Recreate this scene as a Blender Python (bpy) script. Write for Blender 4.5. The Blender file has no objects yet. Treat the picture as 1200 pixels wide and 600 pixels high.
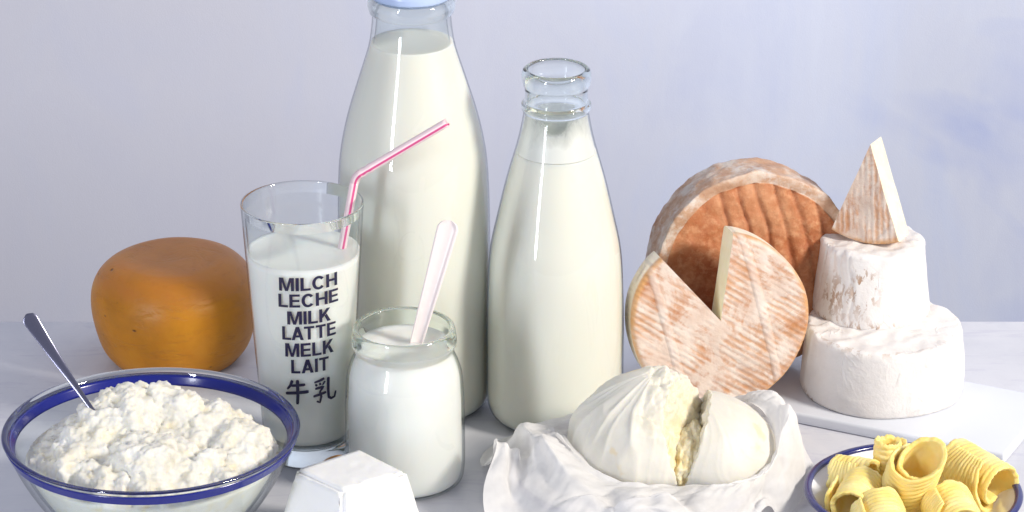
import bpy, bmesh, math, random
import numpy as np
from mathutils import Vector, Matrix, noise

# ------------------------------------------------------------------ camera, world, lights, exposure
S = bpy.context.scene
COL = S.collection
PITCH, FOC, HCAM, YC = math.radians(22.3), 4111.0, 0.926, -2.0
cam = bpy.data.cameras.new('camera'); cam_o = bpy.data.objects.new('camera', cam); COL.objects.link(cam_o)
cam.sensor_width = 36.0; cam.lens = 36.0 * FOC / 1200.0
cam.clip_start = 0.05; cam.clip_end = 50
cam_o.location = (0, YC, HCAM); cam_o.rotation_euler = (math.radians(90) - PITCH, 0, 0)
S.camera = cam_o

W = bpy.data.worlds.new('World'); S.world = W; W.use_nodes = True
bg = W.node_tree.nodes['Background']; bg.inputs[0].default_value = (0.79, 0.83, 1.0, 1); bg.inputs[1].default_value = 0.37

def area(name, loc, target, size, power, color, size_y=None):
    l = bpy.data.lights.new(name, 'AREA'); l.energy = power; l.color = color; l.size = size
    if size_y: l.shape = 'RECTANGLE'; l.size_y = size_y
    o = bpy.data.objects.new(name, l); COL.objects.link(o)
    o.location = loc
    o.rotation_euler = (Vector(target) - Vector(loc)).to_track_quat('-Z', 'Y').to_euler()
    return o
def polar(az, el, d, c=(0, 0, 0.08)):
    az, el = math.radians(az), math.radians(el)
    return (c[0] + d*math.cos(el)*math.cos(az), c[1] + d*math.cos(el)*math.sin(az), c[2] + d*math.sin(el))
area('key_lamp', polar(-30, 31, 2.0), (0, 0, 0.06), 0.34, 42, (1.0, 0.93, 0.83))
area('fill_strip_lamp', polar(-125, 14, 1.5), (0, 0, 0.12), 0.12, 9.0, (0.90, 0.93, 1.0), 0.75)  # cool fill from front left, narrowed to streak the bottle shoulders
area('added_wall_fill', (0.12, 0.26, 0.48), (0.12, 0.70, 0.16), 0.6, 1.0, (0.95, 0.97, 1.0), 0.2)  # unseen lamp added behind the table to brighten the wall

S.render.engine = 'CYCLES'
S.cycles.use_denoising = True
S.cycles.max_bounces = 14; S.cycles.transmission_bounces = 12; S.cycles.transparent_max_bounces = 24
S.cycles.diffuse_bounces = 5; S.cycles.glossy_bounces = 6
S.cycles.sample_clamp_indirect = 6
S.view_settings.view_transform = 'Standard'; S.view_settings.look = 'None'
S.view_settings.exposure = 0.09; S.view_settings.gamma = 1.0

# ------------------------------------------------------------------ measuring helpers (photo pixel + height -> metres)
cp, sp = math.cos(PITCH), math.sin(PITCH)
def ray(px, py):
    x, y = (px - 600) / FOC, -(py - 300) / FOC
    return Vector((x, cp + y*sp, -sp + y*cp))
def spot(px, py, z=0.0):
    d = ray(px, py); t = (z - HCAM) / d.z
    return Vector((d.x*t, YC + d.y*t, z))
def at_y(px, py, Y):
    d = ray(px, py); t = (Y - YC) / d.y
    return Vector((d.x*t, Y, HCAM + d.z*t))
def zat(Y, py): return at_y(600, py, Y).z
def mpp(Y, z): return ((Y - YC)*cp + (HCAM - z)*sp) / FOC
def proj(p):
    x, y, z = p[0], p[1]-YC, p[2]-HCAM
    zc = y*cp - z*sp; yc = y*sp + z*cp
    return 600 + FOC*x/zc, 300 - FOC*yc/zc
def turned(px, py0, pts, base_z=0.0):
    """base point of a turned shape and its (radius, height) profile"""
    b = spot(px, py0, base_z)
    return b, [(hw*mpp(b.y, zat(b.y, y)), zat(b.y, y) - base_z) for y, hw in pts]

# ------------------------------------------------------------------ materials
def lin(c):
    return tuple(((v/255)/12.92 if v/255 <= 0.04045 else ((v/255+0.055)/1.055)**2.4) for v in c) + (1,)
class NT:
    def __init__(s, name):
        s.m = bpy.data.materials.new(name); s.m.use_nodes = True
        s.t = s.m.node_tree; s.n = s.t.nodes; s.b = s.n['Principled BSDF']; s.out = s.n['Material Output']
        s._co = None
    def add(s, kind, **kw):
        x = s.n.new(kind)
        for k, v in kw.items(): setattr(x, k, v)
        return x
    def link(s, a, b): s.t.links.new(a, b)
    def put(s, sock, v):
        if isinstance(v, bpy.types.NodeSocket): s.link(v, sock)
        else: sock.default_value = v
    def co(s):
        if not s._co: s._co = s.add('ShaderNodeTexCoord').outputs['Object']
        return s._co
    def mapping(s, scale=(1,1,1), rot=(0,0,0), loc=(0,0,0), src=None):
        m = s.add('ShaderNodeMapping'); s.put(m.inputs[0], src or s.co())
        m.inputs['Scale'].default_value = scale; m.inputs['Rotation'].default_value = rot; m.inputs['Location'].default_value = loc
        return m.outputs[0]
    def noise(s, scale, detail=4, rough=0.55, src=None, dist=0.0):
        x = s.add('ShaderNodeTexNoise'); s.put(x.inputs['Vector'], src or s.co())
        x.inputs['Scale'].default_value = scale; x.inputs['Detail'].default_value = detail
        x.inputs['Roughness'].default_value = rough; x.inputs['Distortion'].default_value = dist
        return x.outputs['Fac']
    def voronoi(s, scale, src=None, feature='F1'):
        x = s.add('ShaderNodeTexVoronoi', feature=feature); s.put(x.inputs['Vector'], src or s.co())
        x.inputs['Scale'].default_value = scale
        return x.outputs['Distance']
    def wave(s, scale, src=None, dist=0, dscale=1, detail=2, direction='X'):
        x = s.add('ShaderNodeTexWave', bands_direction=direction); s.put(x.inputs['Vector'], src or s.co())
        x.inputs['Scale'].default_value = scale; x.inputs['Distortion'].default_value = dist
        x.inputs['Detail Scale'].default_value = dscale; x.inputs['Detail'].default_value = detail
        return x.outputs['Fac']
    def ramp(s, f, stops, interp='LINEAR'):
        r = s.add('ShaderNodeValToRGB'); s.put(r.inputs[0], f); r.color_ramp.interpolation = interp
        e = r.color_ramp.elements
        while len(e) < len(stops): e.new(0.5)
        for k, (p, c) in enumerate(stops):
            e[k].position = p; e[k].color = c if not isinstance(c, (int, float)) else (c, c, c, 1)
        return r.outputs[0]
    def mix(s, f, a, b, blend='MIX'):
        x = s.add('ShaderNodeMix', data_type='RGBA', blend_type=blend)
        s.put(x.inputs[0], f); s.put(x.inputs[6], a); s.put(x.inputs[7], b)
        return x.outputs[2]
    def math(s, op, a, b=0.0, clamp=False):
        x = s.add('ShaderNodeMath', operation=op, use_clamp=clamp); s.put(x.inputs[0], a); s.put(x.inputs[1], b)
        return x.outputs[0]
    def xyz(s, src=None):
        x = s.add('ShaderNodeSeparateXYZ'); s.put(x.inputs[0], src or s.co()); return x.outputs
    def attr(s, name):
        return s.add('ShaderNodeAttribute', attribute_name=name).outputs['Fac']
    def bump(s, h, strength=0.4, dist=0.001, normal=None):
        b = s.add('ShaderNodeBump'); s.put(b.inputs['Height'], h)
        b.inputs['Strength'].default_value = strength; b.inputs['Distance'].default_value = dist
        if normal: s.put(b.inputs['Normal'], normal)
        s.link(b.outputs[0], s.b.inputs['Normal']); return b.outputs[0]
    def base(s, color, rough=0.5, sss=0.0, rad=(0.01, 0.007, 0.004), sscale=0.5, spec=0.5, coat=0.0):
        s.put(s.b.inputs['Base Color'], color); s.put(s.b.inputs['Roughness'], rough)
        s.b.inputs['Specular IOR Level'].default_value = spec
        if sss:
            s.b.inputs['Subsurface Weight'].default_value = sss
            s.b.inputs['Subsurface Radius'].default_value = rad
            s.b.inputs['Subsurface Scale'].default_value = sscale
        if coat:
            s.b.inputs['Coat Weight'].default_value = coat; s.b.inputs['Coat Roughness'].default_value = 0.03
        return s.m

def C(r, g, b): return (r, g, b, 1)

def m_wall():
    n = NT('painted_wall')
    v = n.mapping((1.0, 1, 0.45)); v2 = n.mapping((1, 1, 0.3), rot=(0, 0.5, 0))
    a = n.noise(9, 5, 0.6, v, 0.8); b = n.noise(26, 6, 0.65, v2, 1.2)
    c1 = n.ramp(a, [(0.32, C(0.56, 0.58, 0.72)), (0.5, C(0.63, 0.64, 0.73)), (0.68, C(0.56, 0.60, 0.77))])
    c2 = n.mix(n.ramp(b, [(0.45, 0.0), (0.72, 0.45)]), c1, C(0.68, 0.70, 0.78))
    x = n.xyz()
    # bluer paint to the right, greyer to the left
    g = n.math('MULTIPLY_ADD', x[0], 2.2); n.n[-1].inputs[2].default_value = 0.5 if False else 0.5
    c3 = n.mix(n.math('MINIMUM', n.math('MAXIMUM', g, 0.0), 1.0), n.mix(0.75, c2, C(0.56, 0.56, 0.62)), n.mix(0.35, c2, C(0.55, 0.63, 0.80)))
    # stronger blue brush strokes, only on the right of the wall
    s = n.noise(7.5, 3, 0.5, n.mapping((1, 1, 1.9), src=n.mapping(rot=(0, -0.6, 0), loc=(0.1, 0, 0.05))), 0.6)
    f = n.math('MULTIPLY', n.ramp(s, [(0.50, 0.0), (0.75, 1.0)]), n.ramp(x[0], [(0.16, 0.0), (0.36, 0.42)]))
    c4 = n.mix(f, c3, C(0.30, 0.38, 0.72))
    n.bump(n.math('ADD', n.noise(900, 3), n.math('MULTIPLY', n.noise(60, 4, 0.6, v2), 0.6)), 0.18, 0.0006)
    return n.base(c4, 0.75, spec=0.25)
def m_table():
    n = NT('painted_tabletop')
    a = n.noise(14, 6, 0.6, None, 0.6); b = n.noise(70, 5, 0.6)
    c = n.ramp(a, [(0.3, C(0.56, 0.575, 0.635)), (0.6, C(0.63, 0.64, 0.69)), (0.75, C(0.69, 0.69, 0.72))])
    c = n.mix(n.ramp(b, [(0.62, 0.0), (0.75, 0.35)]), c, C(0.44, 0.45, 0.57))
    sc = n.ramp(n.noise(46, 6, 0.7, n.mapping((0.25, 1.6, 1), rot=(0, 0, 0.5)), 1.0), [(0.56, 0.0), (0.64, 0.4)])
    c = n.mix(sc, c, C(0.47, 0.47, 0.57))
    n.bump(n.math('ADD', n.noise(260, 4), n.math('MULTIPLY', sc, -0.5)), 0.2, 0.0005)
    return n.base(c, n.ramp(b, [(0.3, 0.32), (0.7, 0.5)]), spec=0.4)
def m_thin_glass(tint=C(0.96, 0.98, 0.98), edge=C(0.50, 0.53, 0.57), name='thin_glass'):
    n = NT(name)
    lw = n.add('ShaderNodeLayerWeight'); lw.inputs[0].default_value = 0.5
    col = n.ramp(lw.outputs['Facing'], [(0.0, tint), (0.72, tint), (1.0, edge)])
    tr = n.add('ShaderNodeBsdfTransparent'); n.put(tr.inputs[0], col)
    gl = n.add('ShaderNodeBsdfGlossy'); gl.inputs['Roughness'].default_value = 0.015
    fr = n.math('MULTIPLY_ADD', n.math('POWER', lw.outputs['Facing'], 5.0), 0.85); n.n[-1].inputs[2].default_value = 0.045
    mx = n.add('ShaderNodeMixShader'); n.link(fr, mx.inputs[0]); n.link(tr.outputs[0], mx.inputs[1]); n.link(gl.outputs[0], mx.inputs[2])
    n.n.remove(n.b); n.link(mx.outputs[0], n.out.inputs[0]); return n.m
def m_glass(color=C(0.97, 0.99, 0.99), name='thick_glass'):
    n = NT(name)
    g = n.add('ShaderNodeBsdfGlass'); g.inputs['IOR'].default_value = 1.5; g.inputs['Roughness'].default_value = 0.0
    g.inputs['Color'].default_value = color
    n.n.remove(n.b); n.link(g.outputs[0], n.out.inputs[0]); return n.m
def m_milk(color, name='milk', rough=0.35):
    n = NT(name); return n.base(color, rough, 0.8, (0.016, 0.013, 0.010), 0.8, 0.3)
def m_film():
    n = NT('milk_film')
    n.base(C(0.82, 0.81, 0.76), 0.3)
    g = n.attr('film'); nz = n.noise(90, 5, 0.6, n.mapping((1, 1, 0.3)), 0.6)
    h = n.math('ADD', g, n.math('MULTIPLY', n.math('SUBTRACT', nz, 0.5), 0.9))
    n.put(n.b.inputs['Alpha'], n.ramp(h, [(0.30, 0.0), (0.52, 0.45), (1.0, 0.9)])); return n.m
def m_ink():
    n = NT('navy_print'); return n.base(C(0.012, 0.010, 0.045), 0.4)
def m_plain(name, color, rough=0.4, **k):
    return NT(name).base(color, rough, **k)
def m_gouda():
    n = NT('gouda_rind')
    a = n.noise(22, 6, 0.6, None, 0.5); b = n.noise(160, 4, 0.6)
    c = n.ramp(a, [(0.3, C(0.42, 0.165, 0.011)), (0.52, C(0.53, 0.205, 0.011)), (0.72, C(0.60, 0.255, 0.018))])
    z = n.xyz()[2]
    top = n.math('MULTIPLY', n.ramp(z, [(0.0555, 0.0), (0.0605, 1.0)]), n.ramp(n.noise(45, 4), [(0.3, 0.35), (0.7, 0.9)]))
    c = n.mix(n.math('MULTIPLY', top, 0.7), c, C(0.47, 0.17, 0.045))
    nick = n.ramp(n.voronoi(70, n.mapping((1, 1, 1.8)), 'F1'), [(0.05, 1.0), (0.13, 0.0)])
    nick = n.math('MULTIPLY', nick, n.ramp(n.noise(38, 2), [(0.53, 0.0), (0.57, 1.0)]))
    c = n.mix(n.math('MULTIPLY', nick, 0.85), c, C(0.09, 0.03, 0.006))
    c = n.mix(n.ramp(b, [(0.55, 0.0), (0.8, 0.25)]), c, C(0.36, 0.12, 0.012))
    sc = n.ramp(n.noise(75, 6, 0.7, n.mapping((0.5, 0.5, 2.2), rot=(0.3, 0.2, 0)), 0.8), [(0.54, 0.0), (0.66, 1.0)])
    c = n.mix(n.math('MULTIPLY', sc, 0.3), c, C(0.34, 0.12, 0.012))
    n.bump(n.math('SUBTRACT', n.math('ADD', n.math('MULTIPLY', b, 0.5), a), n.math('ADD', nick, n.math('MULTIPLY', sc, 0.4))), 0.4, 0.0012)
    return n.base(c, 0.42, 0.25, (0.02, 0.006, 0.001), 0.3, 0.35)
def m_curd(name='fresh_curd'):
    n = NT(name)
    a = n.noise(60, 5, 0.6); b = n.noise(420, 4, 0.6)
    c = n.ramp(a, [(0.3, C(0.70, 0.67, 0.57)), (0.5, C(0.75, 0.735, 0.67)), (0.7, C(0.77, 0.76, 0.71))])
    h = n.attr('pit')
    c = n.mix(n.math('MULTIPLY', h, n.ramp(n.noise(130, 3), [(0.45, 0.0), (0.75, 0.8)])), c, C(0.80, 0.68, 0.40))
    n.bump(n.math('ADD', b, n.math('MULTIPLY', n.noise(150, 5, 0.65), 1.2)), 0.28, 0.0012)
    return n.base(c, 0.5, 0.35, (0.010, 0.008, 0.004), 0.25, 0.3)
def m_mozz():
    n = NT('mozzarella')
    a = n.noise(30, 5, 0.6, None, 0.5); b = n.noise(330, 4, 0.6); fold = n.attr('fold')
    c = n.ramp(a, [(0.3, C(0.66, 0.63, 0.55)), (0.55, C(0.71, 0.69, 0.62)), (0.75, C(0.73, 0.71, 0.65))])
    torn = n.attr('torn')
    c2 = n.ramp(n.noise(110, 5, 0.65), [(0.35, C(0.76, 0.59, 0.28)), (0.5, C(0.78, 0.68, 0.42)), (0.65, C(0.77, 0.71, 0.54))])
    spots = n.ramp(n.noise(55, 3, 0.5, n.mapping(loc=(0.03, 0.01, 0.06))), [(0.66, 0.0), (0.72, 0.5)])
    c = n.mix(spots, c, C(0.70, 0.55, 0.30))
    up = n.ramp(n.xyz()[2], [(0.030, 0.0), (0.062, 0.85)])  # depth shading painted into the torn colour: whiter crumbs high, yellow low
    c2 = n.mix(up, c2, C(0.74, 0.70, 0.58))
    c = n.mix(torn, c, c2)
    hb = n.math('ADD', n.math('MULTIPLY', b, n.math('ADD', n.math('MULTIPLY', torn, 0.9), 0.12)), n.math('MULTIPLY', n.noise(80, 4), 0.5))
    n.bump(hb, 0.5, 0.0016)
    return n.base(c, 0.5, 0.4, (0.012, 0.009, 0.004), 0.35, 0.3)
def m_feta():
    n = NT('white_block_cheese')
    a = n.noise(50, 4); c = n.ramp(a, [(0.3, C(0.81, 0.81, 0.79)), (0.7, C(0.85, 0.85, 0.84))])
    pit = n.ramp(n.voronoi(260), [(0.02, 1.0), (0.09, 0.0)]); pit = n.math('MULTIPLY', pit, n.ramp(n.noise(120, 2), [(0.56, 0.0), (0.6, 1.0)]))
    n.bump(n.math('SUBTRACT', n.math('ADD', n.noise(300, 5, 0.6), n.noise(90, 4)), n.math('MULTIPLY', pit, 1.5)), 0.2, 0.0007)
    return n.base(c, 0.62, 0.35, (0.010, 0.009, 0.006), 0.3, 0.25)
def m_cloth():
    n = NT('cheesecloth')
    a = n.noise(40, 3)
    w = n.math('MULTIPLY', n.wave(420, n.co(), 1.5, 2, 2, 'X'), n.wave(420, n.co(), 1.5, 2, 2, 'Y'))
    col = n.ramp(a, [(0.3, C(0.90, 0.885, 0.87)), (0.7, C(0.93, 0.92, 0.905))])
    d = n.add('ShaderNodeBsdfDiffuse'); n.put(d.inputs[0], col)
    t = n.add('ShaderNodeBsdfTranslucent'); n.put(t.inputs[0], col)
    tr = n.add('ShaderNodeBsdfTransparent')
    b = n.add('ShaderNodeBump'); n.put(b.inputs['Height'], n.noise(700, 3)); b.inputs['Strength'].default_value = 0.25; b.inputs['Distance'].default_value = 0.0005
    n.link(b.outputs[0], d.inputs['Normal'])
    m1 = n.add('ShaderNodeMixShader'); m1.inputs[0].default_value = 0.25
    n.link(d.outputs[0], m1.inputs[1]); n.link(t.outputs[0], m1.inputs[2])
    m2 = n.add('ShaderNodeMixShader'); n.put(m2.inputs[0], n.ramp(n.noise(60, 3), [(0.36, 0.20), (0.65, 0.30)]))
    n.link(m1.outputs[0], m2.inputs[1]); n.link(tr.outputs[0], m2.inputs[2])
    n.n.remove(n.b); n.link(m2.outputs[0], n.out.inputs[0]); return n.m
def m_washed():
    n = NT('washed_rind')
    face = n.attr('face')
    a = n.noise(28, 6, 0.65, None, 0.6); b = n.noise(190, 5, 0.65); a2 = n.noise(60, 5, 0.6)
    cf = n.ramp(a, [(0.28, C(0.34, 0.090, 0.030)), (0.5, C(0.46, 0.175, 0.075)), (0.72, C(0.54, 0.27, 0.14))])
    cf = n.mix(n.ramp(b, [(0.46, 0.0), (0.70, 0.75)]), cf, C(0.64, 0.34, 0.18))
    cf = n.mix(n.math('MULTIPLY', n.attr('groove'), 0.4), cf, C(0.26, 0.07, 0.03))
    cr = n.ramp(a2, [(0.3, C(0.40, 0.20, 0.11)), (0.5, C(0.53, 0.34, 0.23)), (0.66, C(0.66, 0.55, 0.46))])
    cr = n.mix(n.ramp(n.noise(45, 5, 0.7, n.mapping(loc=(0.2, 0, 0))), [(0.5, 0.0), (0.62, 0.8)]), cr, C(0.68, 0.63, 0.58))
    cr = n.mix(n.ramp(b, [(0.55, 0.0), (0.75, 0.4)]), cr, C(0.42, 0.18, 0.08))
    n.bump(n.math('ADD', b, n.math('MULTIPLY', a2, 0.8)), 0.55, 0.0016)
    return n.base(n.mix(face, cr, cf), 0.55, 0.12, (0.01, 0.004, 0.002), 0.2, 0.3)
def m_bloomy(rot=0.0, name='striped_rind'):
    n = NT(name)
    # rack stripes: short orange dashes in white mould, crossed by pale ridges
    v = n.mapping(rot=(0, 0, math.radians(33) + rot))
    st = n.wave(84, v, 3.2, 0.55, 4, 'Y')
    patch = n.noise(30, 6, 0.7, None, 0.8); fine = n.noise(200, 5, 0.7)
    dash = n.noise(110, 5, 0.65, n.mapping((0.30, 1.7, 1), src=v), 0.5); st = n.math('MULTIPLY', st, n.ramp(n.noise(55, 3), [(0.38, 0.0), (0.58, 1.0)]))
    x = n.math('ADD', n.math('MULTIPLY', st, 0.15), n.math('ADD', n.math('MULTIPLY', patch, 1.25), n.math('ADD', n.math('MULTIPLY', fine, 0.35), n.math('MULTIPLY', dash, 0.75))))
    f = n.ramp(n.math('MULTIPLY', x, 0.5), [(0.585, 0.0), (0.66, 0.6), (0.76, 1.0)])
    r1 = n.ramp(n.wave(5.2, n.mapping(rot=(0, 0, math.radians(-16) + rot), loc=(0.004, 0, 0)), 0.8, 1.0, 1, 'X'), [(0.975, 0.0), (0.998, 1.0)])
    r2 = n.ramp(n.wave(4.6, n.mapping(rot=(0, 0, math.radians(-24) + rot)), 0.8, 1.0, 1, 'Y'), [(0.96, 0.0), (0.995, 0.7)])
    lines = n.math('MAXIMUM', r1, n.math('MULTIPLY', r2, 0.6))
    white = n.ramp(n.noise(75, 4), [(0.3, C(0.62, 0.47, 0.38)), (0.7, C(0.75, 0.66, 0.58))])
    org = n.ramp(n.noise(50, 4), [(0.35, C(0.43, 0.155, 0.05)), (0.65, C(0.58, 0.30, 0.15))])
    c = n.mix(f, white, org)
    c = n.mix(n.math('MULTIPLY', lines, 0.45), c, C(0.76, 0.68, 0.62))
    edge = n.attr('edge')
    c = n.mix(n.math('MULTIPLY', edge, n.ramp(n.noise(70, 5), [(0.35, 0.15), (0.6, 0.9)])), c, C(0.62, 0.34, 0.14))
    c = n.mix(n.attr('pale'), c, C(0.84, 0.76, 0.62))
    n.bump(n.math('ADD', n.math('ADD', n.math('MULTIPLY', st, -0.45), fine), n.math('ADD', n.math('MULTIPLY', dash, -0.6), n.math('MULTIPLY', lines, 1.3))), 0.5, 0.0014)
    return n.base(c, 0.6, 0.15, (0.01, 0.006, 0.003), 0.2, 0.25)
def m_paste():
    n = NT('cheese_paste'); c = n.ramp(n.noise(90, 4), [(0.3, C(0.84, 0.76, 0.52)), (0.7, C(0.89, 0.84, 0.66))])
    n.bump(n.noise(200, 4), 0.2, 0.001)
    return n.base(c, 0.4, 0.4, (0.012, 0.009, 0.004), 0.3, 0.35)
def m_camembert():
    n = NT('camembert_rind')
    c = n.ramp(n.noise(45, 5), [(0.3, C(0.72, 0.69, 0.675)), (0.6, C(0.80, 0.78, 0.765))])
    z = n.attr('stain')
    sp_ = n.noise(170, 4, 0.65, n.mapping((1, 1, 0.55)), 0.4)
    f = n.math('MULTIPLY', n.ramp(sp_, [(0.52, 0.0), (0.57, 1.0)]), z)
    c = n.mix(n.math('MULTIPLY', f, 1.0), c, C(0.33, 0.16, 0.06))
    wr = n.math('ABSOLUTE', n.math('SUBTRACT', n.noise(48, 3, 0.5, n.mapping((1, 1, 0.5)), 0.6), 0.5))
    wr = n.math('MULTIPLY', n.ramp(wr, [(0.0, 1.0), (0.035, 0.0)]), n.ramp(n.noise(26, 2), [(0.48, 0.0), (0.6, 1.0)]))
    n.bump(n.math('ADD', n.math('ADD', n.noise(420, 5, 0.65), n.math('MULTIPLY', n.noise(70, 5), 0.9)), n.math('MULTIPLY', wr, 1.3)), 0.38, 0.0012)
    return n.base(c, 0.62, 0.2, (0.01, 0.008, 0.006), 0.25, 0.2)
def m_butter():
    n = NT('butter')
    c = n.ramp(n.noise(70, 4), [(0.3, C(0.88, 0.67, 0.19)), (0.7, C(0.90, 0.76, 0.36))])
    n.bump(n.noise(240, 4), 0.15, 0.0008)
    return n.base(c, 0.38, 0.4, (0.012, 0.008, 0.002), 0.35, 0.35)

M = dict(wall=m_wall(), table=m_table(), thin=m_thin_glass(), glass=m_glass(), milk=m_milk(C(0.79, 0.77, 0.69)),
         milk2=m_milk(C(0.82, 0.815, 0.77), 'glass_of_milk'), yog=m_milk(C(0.81, 0.81, 0.775), 'yoghurt', 0.3), film=m_film(), ink=m_ink(),
         gouda=m_gouda(), curd=m_curd(), mozz=m_mozz(), feta=m_feta(), cloth=m_cloth(), washed=m_washed(),
         brie=m_bloomy(), wedge=m_bloomy(0.9, 'wedge_rind'), paste=m_paste(), cam=m_camembert(), butter=m_butter(),
         green=m_glass(C(0.965, 0.99, 0.975), 'greenish_glass'),
         blue=m_plain('cobalt_blue', C(0.006, 0.012, 0.20), 0.2, coat=0.2), enamel=m_plain('white_enamel', C(0.80, 0.81, 0.84), 0.14, coat=0.5),
         rimblue=m_plain('navy_enamel', C(0.010, 0.014, 0.13), 0.2, coat=0.4),
         slab=m_plain('white_porcelain', C(0.68, 0.71, 0.78), 0.2, coat=0.25), foil=m_plain('pale_blue_cap', C(0.45, 0.56, 0.80), 0.25),
         plastic=m_plain('cream_plastic', C(0.80, 0.72, 0.70), 0.3, sss=0.3, rad=(0.004, 0.003, 0.003)),
         straw=m_plain('pale_pink_plastic', C(0.85, 0.66, 0.68), 0.3), stripe=m_plain('magenta_plastic', C(0.68, 0.09, 0.26), 0.3))
n_ = NT('steel'); n_.b.inputs['Metallic'].default_value = 1.0; n_.bump(n_.noise(300, 3), 0.05, 0.0005)
M['steel'] = n_.base(C(0.24, 0.24, 0.33), 0.25)

# ------------------------------------------------------------------ object helpers
def tag(o, label=None, cat=None, group=None, kind=None):
    if label: o['label'] = label
    if cat: o['category'] = cat
    if group: o['group'] = group
    if kind: o['kind'] = kind
    return o
def thing(name, loc, label, cat, group=None, rz=0.0):
    o = bpy.data.objects.new(name, None); COL.objects.link(o); o.empty_display_size = 0.02
    o.location = loc; o.rotation_euler = (0, 0, rz)
    return tag(o, label, cat, group)
def put(name, bm, mats, parent=None, loc=None, smooth=True, recalc=True):
    me = bpy.data.meshes.new(name)
    if recalc: bmesh.ops.recalc_face_normals(bm, faces=bm.faces)
    if smooth:
        for f in bm.faces: f.smooth = True
    bm.to_mesh(me); bm.free()
    for m in (mats if isinstance(mats, (list, tuple)) else [mats]): me.materials.append(m)
    o = bpy.data.objects.new(name, me); COL.objects.link(o)
    if parent: o.parent = parent
    if loc is not None: o.location = loc
    return o
def lathe(prof, seg=96, bm=None, slot=None, a0=0.0, a1=None):
    """turn a (radius, height) profile; slot(k) gives the material slot of band k"""
    bm = bm or bmesh.new(); rows = []
    for r, z in prof:
        if r < 1e-6: rows.append([bm.verts.new((0, 0, z))])
        else: rows.append([bm.verts.new((r*math.cos(2*math.pi*k/seg), r*math.sin(2*math.pi*k/seg), z)) for k in range(seg)])
    for k in range(len(rows)-1):
        A, B = rows[k], rows[k+1]
        for j in range(seg):
            j2 = (j+1) % seg
            vs = [A[0], B[j], B[j2]] if len(A) == 1 and len(B) > 1 else [A[j], A[j2], B[0]] if len(B) == 1 and len(A) > 1 else [A[j], A[j2], B[j2], B[j]] if len(A) > 1 else None
            if vs:
                f = bm.faces.new(vs)
                if slot: f.material_index = slot(k)
    return bm
def smooth_prof(pts, n=8):
    """Catmull-Rom through (r, z) points"""
    P = [Vector((p[0], p[1])) for p in pts]; out = []
    P = [2*P[0]-P[1]] + P + [2*P[-1]-P[-2]]
    for k in range(1, len(P)-2):
        for i in range(n):
            t = i/n; a, b, c, d = P[k-1], P[k], P[k+1], P[k+2]
            q = 0.5*((2*b) + (c-a)*t + (2*a-5*b+4*c-d)*t*t + (3*b-a-3*c+d)*t**3)
            out.append((max(q.x, 0.0), q.y))
    out.append((P[-2].x, P[-2].y)); return out
def fillet_prof(pts, rad, n=5):
    """polyline with rounded inner corners"""
    out = [pts[0]]
    for k in range(1, len(pts)-1):
        a, b, c = Vector(pts[k-1]), Vector(pts[k]), Vector(pts[k+1])
        r = min(rad, (a-b).length*0.45, (c-b).length*0.45)
        p, q = b + (a-b).normalized()*r, b + (c-b).normalized()*r
        for i in range(n+1):
            t = i/n; v = p*(1-t)**2 + b*2*t*(1-t) + q*t*t; out.append((v.x, v.y))
    out.append(pts[-1]); return out
def sub_prof(prof, step):
    out = [prof[0]]
    for a, b in zip(prof, prof[1:]):
        L = math.hypot(b[0]-a[0], b[1]-a[1]); k = max(1, int(L/step))
        for i in range(1, k+1): out.append((a[0]+(b[0]-a[0])*i/k, a[1]+(b[1]-a[1])*i/k))
    return out
def nz(v, s, seed=0.0): return noise.noise(Vector((v[0]*s+seed, v[1]*s-seed*0.7, v[2]*s+seed*1.3)))
def fbm(v, s, seed=0.0, o=4):
    return noise.fractal(Vector((v[0]*s+seed, v[1]*s-seed*0.7, v[2]*s+seed*1.3)), 1.0, 2.0, o)
def fattr(o, name, vals):
    a = o.data.attributes.new(name, 'FLOAT', 'POINT'); a.data.foreach_set('value', np.asarray(vals, dtype=np.float32))
def tube(path, radii, seg=20, cap=True, bm=None):
    bm = bm or bmesh.new(); rows = []
    P = [Vector(p) for p in path]
    up = Vector((0, -1, 0.2))
    for k, p in enumerate(P):
        d = (P[min(k+1, len(P)-1)] - P[max(k-1, 0)]).normalized()
        s = d.cross(up).normalized(); u = s.cross(d).normalized()
        r = radii[k] if isinstance(radii, (list, tuple)) else radii
        rows.append([bm.verts.new(p + r*(math.cos(2*math.pi*j/seg)*s + math.sin(2*math.pi*j/seg)*u)) for j in range(seg)])
    for a, b in zip(rows, rows[1:]):
        for j in range(seg): bm.faces.new((a[j], a[(j+1)%seg], b[(j+1)%seg], b[j]))
    if cap: bm.faces.new(rows[0]); bm.faces.new(rows[-1])
    return bm, rows

# ------------------------------------------------------------------ setting: table and wall
Y_EDGE = spot(600, 377).y   # far edge of the table; the painted wall stands well behind it
Y_WALL = Y_EDGE + 0.55
def sheet(name, corners, mat, kind='structure'):
    bm = bmesh.new(); bm.faces.new([bm.verts.new(c) for c in corners]); return tag(put(name, bm, mat, smooth=False, recalc=False), kind=kind)
bm = bmesh.new()
x0, x1, y0, y1, z0 = -1.6, 1.6, -0.75, Y_EDGE, -0.04
v = [bm.verts.new((x, y, z)) for z in (z0, 0) for x, y in ((x0, y0), (x1, y0), (x1, y1), (x0, y1))]
for f in ((3, 2, 1, 0), (4, 5, 6, 7), (0, 1, 5, 4), (1, 2, 6, 5), (2, 3, 7, 6), (3, 0, 4, 7)): bm.faces.new([v[i] for i in f])
tag(put('table', bm, M['table'], smooth=False), 'white and lavender painted tabletop under all the dairy', 'table', kind='structure')
sheet('wall', [(-1.6, Y_WALL, -0.5), (1.6, Y_WALL, -0.5), (1.6, Y_WALL, 1.6), (-1.6, Y_WALL, 1.6)], M['wall'])

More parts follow.
